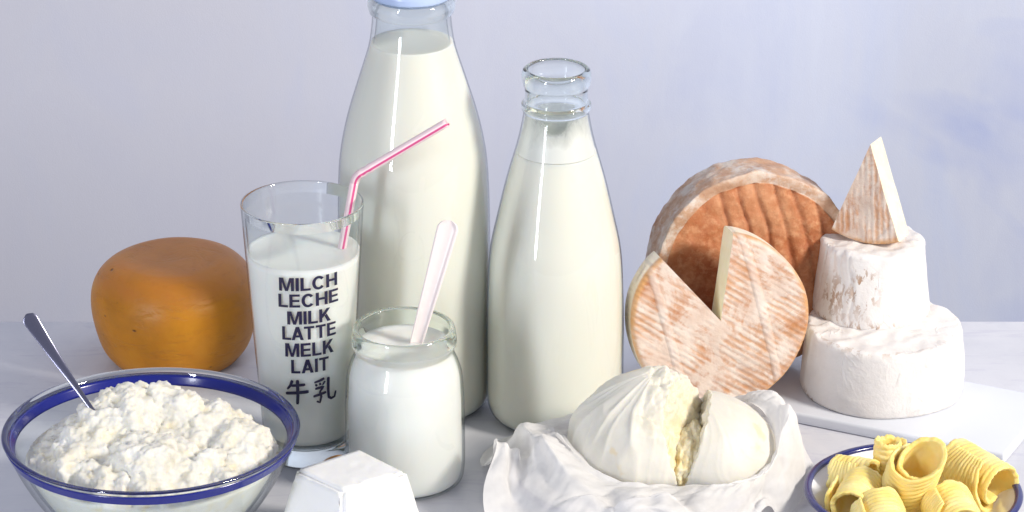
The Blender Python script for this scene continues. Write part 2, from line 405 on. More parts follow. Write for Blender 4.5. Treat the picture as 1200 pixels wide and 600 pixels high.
# ------------------------------------------------------------------ glass vessels
def inner(outer, t): return [(max(r - t, 0.0), z) for r, z in outer]

# tall bottle
base, P = turned(487.5, 470, [(470, 74), (463, 84), (452, 88), (430, 89.3), (340, 89.3), (240, 89), (190, 87), (158, 82.3), (127, 74.7), (95, 64.5), (63, 54), (48, 50), (30, 47.3), (15, 46.2), (13, 50), (6, 52), (-2, 51.5), (-6, 49)])
tall = thing('milk_bottle', base, 'tall full milk bottle with pale blue cap, largest vessel', 'bottle')
body = smooth_prof(P[:4], 5)[:-1] + smooth_prof(P[3:14], 6)[:-1] + fillet_prof(P[13:], 0.001, 3)
ztop = P[-1][1]
z_lvl = P[11][1]
shell = [(0, 0.0)] + body + [(P[-1][0]-0.003, ztop)] + [(r-0.0026, z) for r, z in reversed(body) if z > 0.004 and z < ztop-0.001] + [(0, 0.005)]
def split(prof, zcut, zbase=0.0):
    return lambda k: 1 if (prof[k][1] + prof[k+1][1])/2 > zcut else 0
put('glass', lathe(shell, 128, slot=split(shell, P[13][1])), [M['thin'], M['glass']], tall)
def fill(profile, level, top_r=None, inset=0.0005, bottom=0.0025):
    pr = [(r - inset, z) for r, z in profile if bottom + 0.0005 < z < level]
    rl = pr[-1][0]
    return [(0, bottom), (pr[0][0]*0.95, bottom)] + pr + [(rl - 0.0002, level - 0.0002), (rl - 0.002, level - 0.0008), (rl*0.8, level - 0.001), (0, level - 0.001)]
put('milk', lathe(fill(body, z_lvl, inset=0.0010), 128), M['milk'], tall)
rc = P[14][0]
put('cap', lathe(fillet_prof([(0, ztop - 0.002), (rc*0.93, ztop - 0.002), (rc*0.95, ztop + 0.004), (rc*0.9, ztop + 0.006), (0, ztop + 0.006)], 0.001), 96), M['foil'], tall)

# shorter open bottle
base, P = turned(650, 487, [(487, 64), (478, 75), (462, 80), (435, 80.3), (380, 80.6), (317, 79), (285, 76), (253, 69), (217, 60.5), (192, 53.5), (176, 48.6), (158, 43.7), (138, 39.5), (130, 38.5), (126, 41), (121, 41), (117, 37.5), (105, 37), (97, 40), (88, 41.2), (82, 39.5), (79.5, 36)])
short = thing('milk_bottle', base, 'open milk bottle with ringed bare glass neck, shorter than capped one', 'bottle')
body = smooth_prof(P[:4], 5)[:-1] + smooth_prof(P[3:14], 6)[:-1] + smooth_prof(P[13:], 4)
ztop = P[-1][1]; z_lvl = P[10][1]
shell = [(0, 0.0)] + body + [(P[-1][0]-0.0012, ztop-0.0004)] + [(min(r-0.0024, P[12][0]-0.0026 if z > P[12][1] else 9), z) for r, z in reversed(body) if 0.004 < z < ztop-0.001] + [(0, 0.005)]
put('glass', lathe(shell, 128, slot=split(shell, P[13][1])), [M['thin'], M['glass']], short)
put('milk', lathe(fill(body, z_lvl, inset=0.0010), 128), M['milk'], short)
fp = [(r-0.0013, z) for r, z in body if z_lvl - 0.001 < z < P[13][1]]
fo = put('milk_film', lathe(sub_prof(fp, 0.001), 96), M['film'], short)
za, zb = fp[0][1], fp[-1][1]
vals = []
for v in fo.data.vertices:
    t = (v.co.z - za)/(zb - za); a = math.atan2(v.co.y, v.co.x) + math.pi/2
    a = (a + math.pi) % (2*math.pi) - math.pi
    dip = math.exp(-((a-0.0)/0.42)**2)*0.5*max(0.0, t-0.25) * 1.5
    vals.append(max(0.0, 1.32 - 0.85*t - dip + 0.1*nz(v.co, 90)))
fattr(fo, 'film', vals)

# drinking glass
base, P = turned(361, 530, [(530, 47), (527, 49), (522, 50.3), (430, 57.6), (330, 65.3), (292, 68.2), (240, 72.1), (236.6, 72.3)])
tum = thing('drinking_glass', base, 'tall glass of milk with navy multilingual lettering and striped straw', 'glass')
tumb_x, tumb_y = base.x, base.y
R = lambda z: np.interp(z, [p[1] for p in P], [p[0] for p in P])
H = P[-1][1]; zin = zat(base.y, 505)
o_ = fillet_prof([(0, 0), (P[0][0], 0), (P[2][0], P[2][1]), (P[3][0], P[3][1]), (P[5][0], P[5][1]), (P[-1][0], H - 0.0004), (P[-1][0]-0.0005, H), (P[-1][0]-0.0013, H), (P[-1][0]-0.0017, H-0.0006)], 0.0008, 4)
shell = sub_prof(o_, 0.006) + sub_prof(fillet_prof([(P[-1][0]-0.0018, H-0.001), (R(zin)-0.0016, zin), (0, zin)], 0.006, 6), 0.006)
gb = lathe(shell, 128, slot=lambda k: 1 if shell[k][1] > H-0.0016 else 0)
# the solid glass puck of the foot
puck = fillet_prof([(0, 0.0004), (P[0][0]-0.0004, 0.0004), (R(zin-0.001)-0.0005, zin-0.0012), (0, zin-0.0012)], 0.0015, 5)
n0 = len(gb.faces); lathe(puck, 128, gb, slot=lambda k: 1)
put('glass', gb, [M['thin'], M['glass']], tum)
zl = P[5][1]
ml = [(0, zin+0.0002), (R(zin)*0.82, zin+0.0002), (R(zin)*0.93, zin+0.002)] + [(R(z)-0.0010, z) for z in np.linspace(zin+0.005, zl, 24)] + [(R(zl)-0.0017, zl-0.0006), (R(zl)-0.004, zl-0.0012), (0, zl-0.0012)]
put('milk', lathe(ml, 128), M['milk2'], tum)

# lettering wrapped on the glass
def front_z(py, phi=0.16):
    lo, hi = 0.0, H
    for _ in range(40):
        m = (lo+hi)/2
        if proj((base.x + R(m)*math.sin(phi), base.y - R(m)*math.cos(phi), m))[1] > py: lo = m
        else: hi = m
    return m
bmL = bmesh.new()
PHI0 = math.radians(8.4); mp = mpp(base.y - 0.03, 0.05)
LEAN = math.tan(math.radians(2.6))
def wrap(u, v, lift=0.00035):
    v = v + u*LEAN; r = R(v) + lift; phi = PHI0 + u/r
    return Vector((r*math.sin(phi), -r*math.cos(phi), v))
T_, H_ = 0.20, 1.0     # stem width and cap height of a heavy grotesque
def arc(cx, cy, rx, ry, t, a0, a1, n=14):
    out = []
    for i in range(n):
        q = []
        for k, rr in ((i, 0), (i+1, 0), (i+1, t), (i, t)):
            an = math.radians(a0 + (a1-a0)*k/n); q.append((cx + (rx-rr)*math.cos(an), cy + (ry-rr*0.92)*math.sin(an)))
        out.append(q)
    return out
box = lambda x0, y0, x1, y1: [(x0, y0), (x1, y0), (x1, y1), (x0, y1)]
GLYPH = {
 'M': (0.92, [box(0, 0, .19, 1), box(.73, 0, .92, 1), [(.19, 1), (.19, .68), (.37, 0), (.46, 0), (.46, .27), (.275, 1)], [(.46, .27), (.46, 0), (.55, 0), (.73, .68), (.73, 1), (.645, 1)]]),
 'I': (0.20, [box(0, 0, .2, 1)]),
 'L': (0.60, [box(0, 0, .2, 1), box(.2, 0, .6, .17)]),
 'C': (0.76, arc(.39, .5, .39, .52, .2, 38, 322, 26)),
 'H': (0.74, [box(0, 0, .2, 1), box(.54, 0, .74, 1), box(.2, .42, .54, .60)]),
 'E': (0.64, [box(0, 0, .2, 1), box(.2, 0, .64, .17), box(.2, .42, .60, .585), box(.2, .83, .63, 1)]),
 'K': (0.76, [box(0, 0, .2, 1), [(.2, .30), (.34, .44), (.2, .58)][:2] + [(.72, 1), (.48, 1), (.2, .61)][0:3], [(.34, .44), (.52, 0), (.76, 0), (.475, .60)]]),
 'A': (0.78, [[(0, 0), (.205, 0), (.39, .62), (.39, 1), (.28, 1)], [(.575, 0), (.78, 0), (.50, 1), (.39, 1), (.39, .62)], [(.265, .20), (.515, .20), (.465, .37), (.315, .37)]]),
 'T': (0.66, [box(.23, 0, .43, .83), box(0, .83, .66, 1)])}
for word, width, y_b, caph in (('MILCH', 74.5, 340.2, 15.4), ('LECHE', 77, 359.4, 15.4), ('MILK', 55, 379.4, 15.4), ('LATTE', 69, 397.6, 15.6), ('MELK', 62, 417.3, 15.8), ('LAIT', 47.5, 436.6, 15.8)):
    zb_ = front_z(y_b); zt_ = front_z(y_b - caph); gap = 0.085; x = 0.0; tb = bmesh.new()
    for ch in word:
        wd, polys = GLYPH[ch]
        for poly in polys: tb.faces.new([tb.verts.new((x + px_, py_, 0)) for px_, py_ in poly])
        x += wd + (gap*0.2 if ch in 'LA' and word == 'LATTE' else gap)
    tot = x - gap; sx = width*mp/tot; sy = zt_ - zb_
    for v in tb.verts: v.co = Vector(((v.co.x - tot/2)*sx*0.95, v.co.y*sy, 0))
    bmesh.ops.triangulate(tb, faces=tb.faces[:])
    wm = width*mp/2
    for k in range(1, 30):
        bmesh.ops.bisect_plane(tb, geom=tb.verts[:]+tb.edges[:]+tb.faces[:], plane_co=(-wm + 2*wm*k/30, 0, 0), plane_no=(1, 0, 0))
    tb.verts.index_update()
    vm = [bmL.verts.new(wrap(v.co.x, zb_ + v.co.y)) for v in tb.verts]
    for f in tb.faces: bmL.faces.new([vm[v.index] for v in f.verts])
    tb.free()
# the two brush characters, stroke by stroke (units: crop pixels, 3.158 per photo pixel)
zk0, zk1 = front_z(472.5), front_z(443.5)
def stroke(pts, w, lift):
    pp = []
    for a, b in zip(pts, pts[1:]):
        k = max(2, int(math.hypot(b[0]-a[0], b[1]-a[1])/6))
        for i in range(k): pp.append((a[0]+(b[0]-a[0])*i/k, a[1]+(b[1]-a[1])*i/k))
    pp.append(pts[-1]); L, Rr = [], []
    n = len(pp)
    for k, p in enumerate(pp):
        a, b = pp[max(k-1, 0)], pp[min(k+1, n-1)]
        dx, dy = b[0]-a[0], b[1]-a[1]; l = math.hypot(dx, dy) or 1
        ww = w[0] + (w[1]-w[0])*k/(n-1); ww *= 0.62*(0.72 if k in (0, n-1) else 1)
        for sgn, out in ((1, L), (-1, Rr)):
            q = (p[0] - sgn*dy/l*ww, p[1] + sgn*dx/l*ww)
            u = (q[0]-205)/3.158*mp*1.04; vv = zk0 + (543-q[1])/(543-452)*(zk1-zk0)
            out.append(bmL.verts.new(wrap(u, vv, 0.00035 + lift)))
    for k in range(n-1): bmL.faces.new((L[k], L[k+1], Rr[k+1], Rr[k]))
lf = 0.0
for pts, w in (([(140, 456), (132, 476), (120, 490)], (10, 6)), ([(134, 476), (186, 472)], (8, 9)), ([(114, 505), (198, 498)], (9, 10)), ([(158, 454), (159, 512), (157, 544)], (10, 9)),
               ([(256, 458), (236, 464), (218, 468)], (9, 6)), ([(222, 474), (228, 482)], (6, 8)), ([(238, 471), (241, 480)], (6, 8)), ([(258, 468), (248, 482)], (8, 5)),
               ([(221, 491), (252, 487), (238, 504)], (8, 7)), ([(238, 502), (243, 522), (238, 543), (226, 537)], (8, 6)), ([(214, 518), (262, 509)], (8, 8)),
               ([(271, 456), (270, 500), (272, 530), (282, 537), (296, 534), (301, 514)], (10, 7))):
    stroke(pts, w, lf); lf += 0.00003
put('lettering', bmL, M['ink'], tum, smooth=False)

# straw resting in the glass (leans from the milk over the rim)
yb = base.y
A = at_y(397, 312, yb + 0.004); B = at_y(416.5, 207, yb + 0.012); Cc = at_y(524, 143.5, yb + 0.004)
sd = at_y(402, 285, yb + 0.005)
path = [A.lerp(B, t) for t in np.linspace(0, 0.95, 24)]
d1, d2 = (B-A).normalized(), (Cc-B).normalized()
for t in np.linspace(0.0, 1, 15):
    a, b = B - d1*0.004, B + d2*0.004
    path.append(a*(1-t)**2 + B*2*t*(1-t) + b*t*t)
path += [B.lerp(Cc, t) for t in np.linspace(0.09, 1, 28)]
rad = [0.00262]*len(path)
for k in range(24, 42):
    if k < len(rad): rad[k] = 0.00262 + (0.0003 if k % 2 else -0.00025)
bm, rows = tube(path, rad, 48, cap=False)
for f in bm.faces:
    pass
bm.faces.ensure_lookup_table()
for k, f in enumerate(bm.faces):
    j = k % 48
    f.material_index = 1 if any(abs(((j + 0.5 - c + 24) % 48) - 24) < 2.0 for c in (10, 26, 42)) else 0
root = path[0].copy()
for v in bm.verts: v.co -= root
straw = put('drinking_straw', bm, [M['straw'], M['stripe']], None, root)
sm_ = straw.modifiers.new('wall', 'SOLIDIFY'); sm_.thickness = 0.0003
tag(straw, 'pink and white striped bendy straw in the glass of milk', 'straw')

# yoghurt jar
base, P = turned(475.5, 562, [(562, 58), (557, 66), (547, 69), (525, 70), (470, 70), (440, 68.2), (425, 64), (415, 59.5), (409, 58.2), (405, 59.5), (402, 61.5), (396, 62), (390, 61), (384, 60), (382, 58)])
jar = thing('yoghurt_jar', base, 'small squat glass jar of white yoghurt with a plastic spoon', 'jar')
body = smooth_prof(P[:5], 5)[:-1] + smooth_prof(P[4:9], 6)[:-1] + smooth_prof(P[8:], 4)
ztop = P[-1][1]; zneck = P[8][1]; zl = zat(base.y, 401)
shell = [(0, 0)] + body + [(P[-1][0]-0.001, ztop-0.0003)] + [(min(r-0.0024, P[8][0]-0.0022 if z > zneck else 9), z) for r, z in reversed(body) if 0.004 < z < ztop-0.001] + [(0, 0.005)]
put('glass', lathe(shell, 128, slot=split(shell, zneck)), [M['thin'], M['green']], jar)
bz = [(min(r, P[8][0] if z > zneck else 9), z) for r, z in body if z < zl]
yb_ = lathe(sub_prof(fill(bz, zl, inset=0.0020), 0.004), 96)
for v in yb_.verts:
    if v.co.z > zl-0.003 and math.hypot(v.co.x, v.co.y) < P[8][0]-0.004: v.co.z += 0.0016*nz(v.co, 70, 3)
put('yoghurt', yb_, M['yog'], jar)
# plastic spoon standing in the yoghurt: a channelled handle with a rounded end
A = at_y(484, 415, base.y); B = at_y(525, 266, base.y + 0.012)
ax_ = (B-A).normalized(); side = Vector((ax_.z, 0, -ax_.x)).normalized(); nrm = side.cross(ax_).normalized()
if nrm.y > 0: nrm = -nrm
bm = bmesh.new(); rows = []; L = (B-A).length + 0.0045
prof_w = lambda t: (0.0036 + 0.0030*t) * (math.sqrt(max(0.0, 1-((t-0.93)/0.07)**2)) if t > 0.93 else 1.0) + 0.00002
for t in list(np.linspace(0, 0.93, 40)) + list(0.93 + 0.07*np.sin(np.linspace(0.05, math.pi/2, 14))):
    c = A + ax_*(L*t) + nrm*(0.002*math.sin(t*2.4)); w = prof_w(t); row = []
    sc = min(1.0, w/0.004)
    for s_, d_ in ((-1, 0.0), (-1, 0.0011), (-0.86, 0.0016), (-0.72, 0.0012), (-0.6, 0.0004), (0, 0.0002), (0.6, 0.0004), (0.72, 0.0012), (0.86, 0.0016), (1, 0.0011), (1, 0.0), (0.7, -0.0008), (0, -0.001), (-0.7, -0.0008)):
        row.append(bm.verts.new(c + side*(s_*w) + nrm*(d_*sc) - A))
    rows.append(row)
for a, b in zip(rows, rows[1:]):
    for j in range(14): bm.faces.new((a[j], a[(j+1) % 14], b[(j+1) % 14], b[j]))
bm.faces.new(rows[0]); bm.faces.new(rows[-1])
tag(put('spoon', bm, M['plastic'], None, A), 'cream plastic spoon standing in the yoghurt jar', 'spoon')

# glass bowl
bY = spot(182.5, 640).y
base, P = turned(182.5, 628, [(628, 62), (622, 82), (611, 98), (595, 116), (575, 133), (555, 147), (535, 158.5), (515, 168), (506, 172.5), (503, 174.5)])
bowl = thing('glass_bowl', base, 'wide clear glass bowl with a cobalt blue band below its rim', 'bowl')
body = smooth_prof(P, 6); Hb = P[-1][1]; bowlbase = base; bowlP = body
shell = [(0, 0.0)] + body + [(P[-1][0]-0.0008, Hb+0.0010), (P[-1][0]-0.0024, Hb+0.0011), (P[-1][0]-0.0038, Hb+0.0002)] + [(r-0.0036, z) for r, z in reversed(body) if 0.005 < z < Hb-0.0015] + [(0, 0.0055)]
put('glass', lathe(shell, 160, slot=lambda k: 1 if max(shell[k][1], shell[k+1][1]) > Hb-0.0018 else 0), [M['thin'], M['glass']], bowl)
rb = lambda z: np.interp(z, [p[1] for p in body], [p[0] for p in body])
zs = np.linspace(Hb-0.0078, Hb-0.0022, 6)
bpf = [(rb(z)+0.0004, z) for z in zs] + [(rb(z)-0.0040, z) for z in zs[::-1]]
put('blue_band', lathe(bpf + bpf[:1], 160), M['blue'], bowl)

# ------------------------------------------------------------------ cheeses
def evaluated(bm, mods):
    me = bpy.data.meshes.new('tmp'); bm.to_mesh(me); bm.free()
    o = bpy.data.objects.new('tmp', me); COL.objects.link(o)
    for kind, kw in mods:
        m = o.modifiers.new(kind, kind)
        for k, v in kw.items(): setattr(m, k, v)
    d = bpy.context.evaluated_depsgraph_get(); d.update()
    out = bmesh.new(); tmp = o.evaluated_get(d).to_mesh(); out.from_mesh(tmp)
    bpy.data.objects.remove(o); bpy.data.meshes.remove(me)
    return out

# curds heaped in the bowl
rng = random.Random(5)
peaks = [(142, 466, 0.034, 0.030), (176, 462, 0.030, 0.024), (112, 487, 0.026, 0.022), (215, 474, 0.024, 0.020), (248, 472, 0.026, 0.020), (285, 489, 0.024, 0.022), (72, 515, 0.020, 0.026), (180, 515, 0.022, 0.030), (260, 520, 0.018, 0.030), (120, 530, 0.018, 0.030)]
zr = Hb
bm = bmesh.new()
pk = []
for px, py, h, w in peaks:
    p = spot(px, py, Hb + h*0.55); pk.append((p.x-base.x, p.y-base.y, h, w))
def mound(x, y):
    r = math.hypot(x, y)/0.078
    b = 0.0 - 0.020*r*r
    return b + max([0.0] + [h*1.08*math.exp(-((x-a)**2+(y-c)**2)/(2*(w*0.78)**2)) for a, c, h, w in pk]) * 0.84
for k in range(900):
    r = 0.074*math.sqrt(rng.random()); a = rng.random()*2*math.pi
    x, y = r*math.cos(a), r*math.sin(a)
    zt = Hb - 0.004 + mound(x, y); rad_ = rng.uniform(0.0035, 0.0085) if k % 4 else rng.uniform(0.009, 0.015)
    deep = rng.random()**2*0.02
    z = zt - rad_*0.8 - deep
    lim = rb(min(max(z, 0.005), Hb)) - 0.007 - rad_ if z < Hb else 9
    if r > lim: continue
    mat = Matrix.Translation((x, y, z)) @ Matrix.Rotation(rng.random()*6, 4, Vector((rng.random(), rng.random(), rng.random()+0.1)).normalized()) @ Matrix.Diagonal((rng.uniform(0.8, 1.4), rng.uniform(0.8, 1.2), rng.uniform(0.6, 1.0), 1))
    bmesh.ops.create_icosphere(bm, subdivisions=2, radius=rad_, matrix=mat)
# solid core that fills the bowl under the loose curds
core = [(0, 0.0075)] + [(rb(z)-0.0055, z) for z in np.linspace(0.010, Hb-0.016, 10)] + [(rb(Hb-0.016)-0.014, Hb-0.011), (rb(Hb-0.016)*0.6, Hb+0.001), (0, Hb+0.004)]
lathe(core, 48, bm)
bmc = evaluated(bm, [('REMESH', dict(mode='VOXEL', voxel_size=0.0011)), ('SMOOTH', dict(factor=0.6, iterations=3))])
pit = []
bmc.normal_update()
newco = []
for v in bmc.verts:
    d1_ = fbm(v.co, 120, 1.0, 4); d2_ = noise.noise(v.co*330)
    vr = noise.voronoi(v.co*95 + Vector((0.4, 0.2, 0.1))*d1_)[0][0]
    lim_in = rb(min(max(v.co.z, 0.004), Hb)) - 0.0046
    inside = v.co.z < Hb-0.012 and math.hypot(v.co.x, v.co.y) > lim_in-0.004
    newco.append(v.co.copy() if inside else v.co + v.normal*(0.0022*d1_ + 0.0009*d2_ + 0.0020*(0.4-vr) + 0.0007*fbm(v.co, 420, 3, 3)))
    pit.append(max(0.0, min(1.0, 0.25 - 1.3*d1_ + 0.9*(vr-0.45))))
for v, c in zip(bmc.verts, newco): v.co = c
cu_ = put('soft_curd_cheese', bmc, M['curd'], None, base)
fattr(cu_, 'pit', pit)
tag(cu_, 'lumpy heap of white curd cheese inside the blue banded glass bowl', 'curd cheese')

# steel spoon stuck in the curds: only the handle shows
A = at_y(112, 486, base.y - 0.012); B = at_y(31, 368, base.y + 0.012)
ax_ = (B-A).normalized(); side = ax_.cross(Vector((0, -0.75, 0.65))).normalized(); nrm = side.cross(ax_).normalized()
if nrm.z < 0: nrm = -nrm
bm = bmesh.new(); rows = []; L = (B-A).length; A0 = A - ax_*0.012
for t in np.linspace(-0.16, 1.0, 60):
    w = 0.0014 + 0.0034*max(0.0, t)**1.5
    if t > 0.93: w *= math.sqrt(max(0.0, 1-((t-0.93)/0.0705)**2))
    th = (0.0013 - 0.0004*max(0, t)) * min(1.0, w/0.002 + 0.1)
    c = A + ax_*(L*t) + nrm*(-0.004*math.sin(max(0, t)*math.pi)); row = []
    for j in range(20):
        a = 2*math.pi*j/20
        row.append(bm.verts.new(c + side*(w*math.cos(a)) + nrm*(th*math.sin(a)*(1 if math.sin(a) < 0 else 0.45)) - A0))
    rows.append(row)
for a, b in zip(rows, rows[1:]):
    for j in range(20): bm.faces.new((a[j], a[(j+1) % 20], b[(j+1) % 20], b[j]))
bm.faces.new(rows[0]); bm.faces.new(rows[-1])
tag(put('spoon', bm, M['steel'], None, A0), 'steel spoon handle sticking out of the white curd in the bowl', 'spoon')

# orange wax-yellow wheel on the left
base, P = turned(207, 419, [(419, 55), (417.5, 68), (411, 77), (395, 88), (365, 96.5), (340, 97), (322, 90), (309, 78), (303, 66), (301, 50), (302, 0)])
pr = [(0, 0)] + smooth_prof(P, 8)
bm = lathe(sub_prof(pr, 0.002), 128)
for v in bm.verts:
    k = 1 + 0.018*nz(v.co, 22, 4)
    v.co.x *= k; v.co.y *= k
    v.co.z *= 1 + 0.03*nz(v.co, 16, 9) * (v.co.z > 0.01)
tag(put('round_cheese', bm, M['gouda'], None, base, recalc=True), 'whole small orange cheese with smooth waxy rind behind the bowl', 'cheese')

# slab
cA, cB = spot(905, 478, 0.0075), spot(1177, 532.5, 0.0075)
e1 = (cA - cB).normalized(); e2 = spot(1262, 446, 0.0075) - cB; e2 = (e2 - e1*e2.dot(e1)).normalized()
if e2.y < 0: e2 = -e2
LX = 0.30; LY = min((Y_EDGE-0.004 - cB.y)/e2.y, 9)*0.985
LY = min(LY, (Y_EDGE - 0.004 - (cB + e1*LX).y)/e2.y)
bm = bmesh.new()
pts = [Vector((0, 0, 0)), e1*LX, e1*LX + e2*LY, e2*LY]
lo = [bm.verts.new((p.x, p.y, 0)) for p in pts]; hi = [bm.verts.new((p.x, p.y, 0.0075)) for p in pts]
bm.faces.new(lo); bm.faces.new(hi)
for k in range(4): bm.faces.new((lo[k], lo[(k+1) % 4], hi[(k+1) % 4], hi[k]))
bmesh.ops.recalc_face_normals(bm, faces=bm.faces)
bmesh.ops.bevel(bm, geom=bm.edges[:], offset=0.0018, segments=4, affect='EDGES', profile=0.5)
slab = put('serving_board', bm, M['slab'], None, (cB.x, cB.y, 0.0))
sl = 0.0075
tag(slab, 'flat white porcelain board carrying the stacked and leaning cheeses', 'board')

# big washed-rind wheel leaning back against the wall, and the smaller cut wheel before it
def wheel(Rr, T, edge_r, face_in=0.0, rim_w=0.0, step=0.0016, seg=260):
    """disc standing on edge: axis along -Y (front), centre at origin"""
    pr = [(0, -T/2)] + fillet_prof([(0, -T/2), (Rr, -T/2), (Rr, T/2), (Rr-rim_w, T/2), (Rr-rim_w-0.004, T/2-face_in), (0, T/2-face_in)], edge_r, 8)[1:-1] + [(0, T/2-face_in)]
    return lathe(sub_prof(pr, step), seg)
mp_ = mpp(spot(875, 440).y, 0.06)
Rw, Tw = 120*mp_, 0.042
bm = wheel(Rw, Tw, 0.009, 0.0014, 0.003, 0.0014, 300)
face, groove = [], []
ga = math.radians(12)
for v in bm.verts:
    r = math.hypot(v.co.x, v.co.y)
    f = 1.0 if v.co.z > Tw/2 - 0.012 and r < Rw-0.0072 else 0.0
    g = 0.0
    # distortion of the disc
    a = math.atan2(v.co.y, v.co.x)
    k = 1 + 0.012*math.sin(2*a+0.6) + 0.010*math.sin(3*a+2) + 0.022*fbm(v.co, 30, 2, 3)*(r/Rw)
    if f:
        u = v.co.x*math.cos(ga) + v.co.y*math.sin(ga) + 0.0016*nz(v.co, 50, 5) - 0.0006*math.sin(v.co.y*80)
        q = (u/0.0118) % 1.0; d = min(q, 1-q)*0.0118
        st = 1.0 if u > -0.014 else 0.12
        g = math.exp(-(d/0.0013)**2)*st
        v.co.z -= 0.0014*g - 0.0012*fbm(v.co, 100, 8, 4) - 0.0012*math.sin(math.pi*q)*st*0.6
    else:
        v.co += v.co.normalized()*0.0010*fbm(v.co, 100, 3, 4)
        # a small crumpled lip where face meets rim
        if v.co.z > Tw/2-0.006: v.co.z += 0.0016*nz(v.co, 55, 7)
    v.co.x *= k; v.co.y *= k
    face.append(f); groove.append(g)
def stand(bm, lean, yaw):
    """front face towards -Y, leaning back by lean, turned by yaw; returns lowest point"""
    M4 = Matrix.Rotation(math.radians(yaw), 4, 'Z') @ Matrix.Rotation(math.radians(90 - lean), 4, 'X')
    return M4
# in mesh space the disc lies flat with +Z the front face; the object is rotated so it stands on its edge
def stand_obj(o, px, py_bottom, lean, yaw, Rr, T, zfloor):
    b = spot(px, py_bottom, zfloor)
    o.rotation_euler = (math.radians(90 - lean), 0, math.radians(yaw))
    bpy.context.view_layer.update()
    R3 = o.rotation_euler.to_matrix()
    zmin = min((R3 @ v.co).z for v in o.data.vertices) if o.type == 'MESH' else min((R3 @ v.co).z for c in o.children for v in c.data.vertices)
    o.location = (b.x, b.y, zfloor - zmin)
ww = put('washed_rind_cheese', bm, M['washed'])
fattr(ww, 'face', face); fattr(ww, 'groove', groove)
stand_obj(ww, 875, 420, 7, 9, Rw, Tw, sl)
tag(ww, 'big reddish orange washed rind wheel leaning behind the cut wheel', 'cheese')

mpb = mpp(spot(842, 455).y, 0.05)
Rb, Tb = 104*mpb, 0.0235
a_l, a_r = 131, 81   # the missing wedge lies between these directions
def disc_sector(Rr, T, a0, a1, nr=70, na=260, edge=0.004, seed=0.0):
    """rind of a disc sector (front, rim and back) and its two cut faces"""
    rind = bmesh.new(); at = []
    prof = sub_prof(fillet_prof([(0, -T/2), (Rr, -T/2), (Rr, T/2), (0, T/2)], edge, 6), Rr/nr)
    rows = []
    def shape(r, z, a):
        k = 1 + 0.012*math.sin(2*a+1+seed) + 0.008*math.sin(5*a+seed)
        p = Vector((r*math.cos(a)*k, r*math.sin(a)*k, z))
        p.z += 0.0012*fbm(p, 45, seed, 3)*(1 if z > 0 else -1)*min(1.0, r/Rr+0.3)
        return p
    for j in range(na+1):
        a = math.radians(a0 + (a1-a0)*j/na)
        rows.append([rind.verts.new(shape(r, z, a)) for r, z in prof])
    for A_, B_ in zip(rows, rows[1:]):
        for k in range(len(prof)-1):
            try: rind.faces.new((A_[k], B_[k], B_[k+1], A_[k+1]))
            except ValueError: pass
    cuts = []
    for row in (rows[0], rows[-1]):
        cb = bmesh.new(); vs = [cb.verts.new(v.co) for v in row]; cb.faces.new(vs); cuts.append(cb)
    bmesh.ops.remove_doubles(rind, verts=rind.verts[:], dist=1e-6)
    return rind, cuts
def edge_attr(o, Rr, T, pale=None):
    ed, pl = [], []
    for v in o.data.vertices:
        r = math.hypot(v.co.x, v.co.y)
        e = max(0.0, min(1.0, (r-Rr*0.955)/(Rr*0.03)))
        ed.append(e)
        pl.append(e*max(0.0, min(1.0, (T*0.36-v.co.z)/0.003)) if pale else 0.0)
    fattr(o, 'edge', ed); fattr(o, 'pale', pl)
brie = thing('cut_round_cheese', (0, 0, 0), 'striped orange and white rind cheese wheel with a wedge cut out', 'cheese')
rind, cuts = disc_sector(Rb, Tb, a_l, a_r + 360, seed=1.0)
ro = put('rind', rind, M['brie'], brie); edge_attr(ro, Rb, Tb, True)
for c in cuts: put('cut_face', c, M['paste'], brie, smooth=False)
stand_obj(brie, 837, 466, 8, 11, Rb, Tb, sl)

# camemberts
def camembert(px, py0, pts, zb, seed, label, stain_fn, yaw=0):
    b, P = turned(px, py0, pts, zb)
    pr = [(0, 0)] + fillet_prof([(0, 0)] + P + [(0, P[-1][1])], 0.0035, 5)[1:]
    pr = sub_prof(pr, 0.0011); bm = lathe(pr, 260)
    Hh = P[-1][1]; st = []
    for v in bm.verts:
        c = v.co.copy(); r = math.hypot(c.x, c.y); a = math.atan2(c.y, c.x)
        sd_ = max(0.0, min(1.0, (r - P[0][0]*0.72)/0.006))
        # vertical creases in the side, crumpled skin along the top edge
        cr = noise.noise(Vector((math.cos(a)*4+seed+0.4*noise.noise(c*60), math.sin(a)*4, c.z*14)))
        cr = -max(0.0, 0.16-abs(cr))*0.010*max(0.0, nz((math.cos(a), math.sin(a), c.z*12), 1.6, seed+4)+0.05) + 0.0007*fbm(c, 50, seed, 4)
        w = 1 + 0.012*math.sin(3*a+seed) + 0.010*math.sin(2*a+seed*2)
        topw = max(0.0, 1-abs(c.z-Hh)/0.006)
        rr = r*w + sd_*(cr*(0.35+0.65*max(0, math.sin(a*1.5+seed))) + topw*0.0020*nz(c, 150, seed) + 0.0016*max(0.0, 1-abs(nz(c, 38, seed+6))*3.2)*max(0.0, nz(c, 20, seed+8)+0.1))
        zz = c.z + (c.z > Hh*0.5)*(0.0011*fbm(c, 45, seed+3, 3) + topw*0.0014*nz(c, 130, seed+1)) if c.z > 0.001 else c.z
        v.co = Vector((rr*math.cos(a), rr*math.sin(a), zz)); st.append(stain_fn(c, a, Hh, r))
    o = put('soft_cheese', bm, M['cam'], None, b); fattr(o, 'stain', st)
    return tag(o, label, 'cheese'), b, Hh
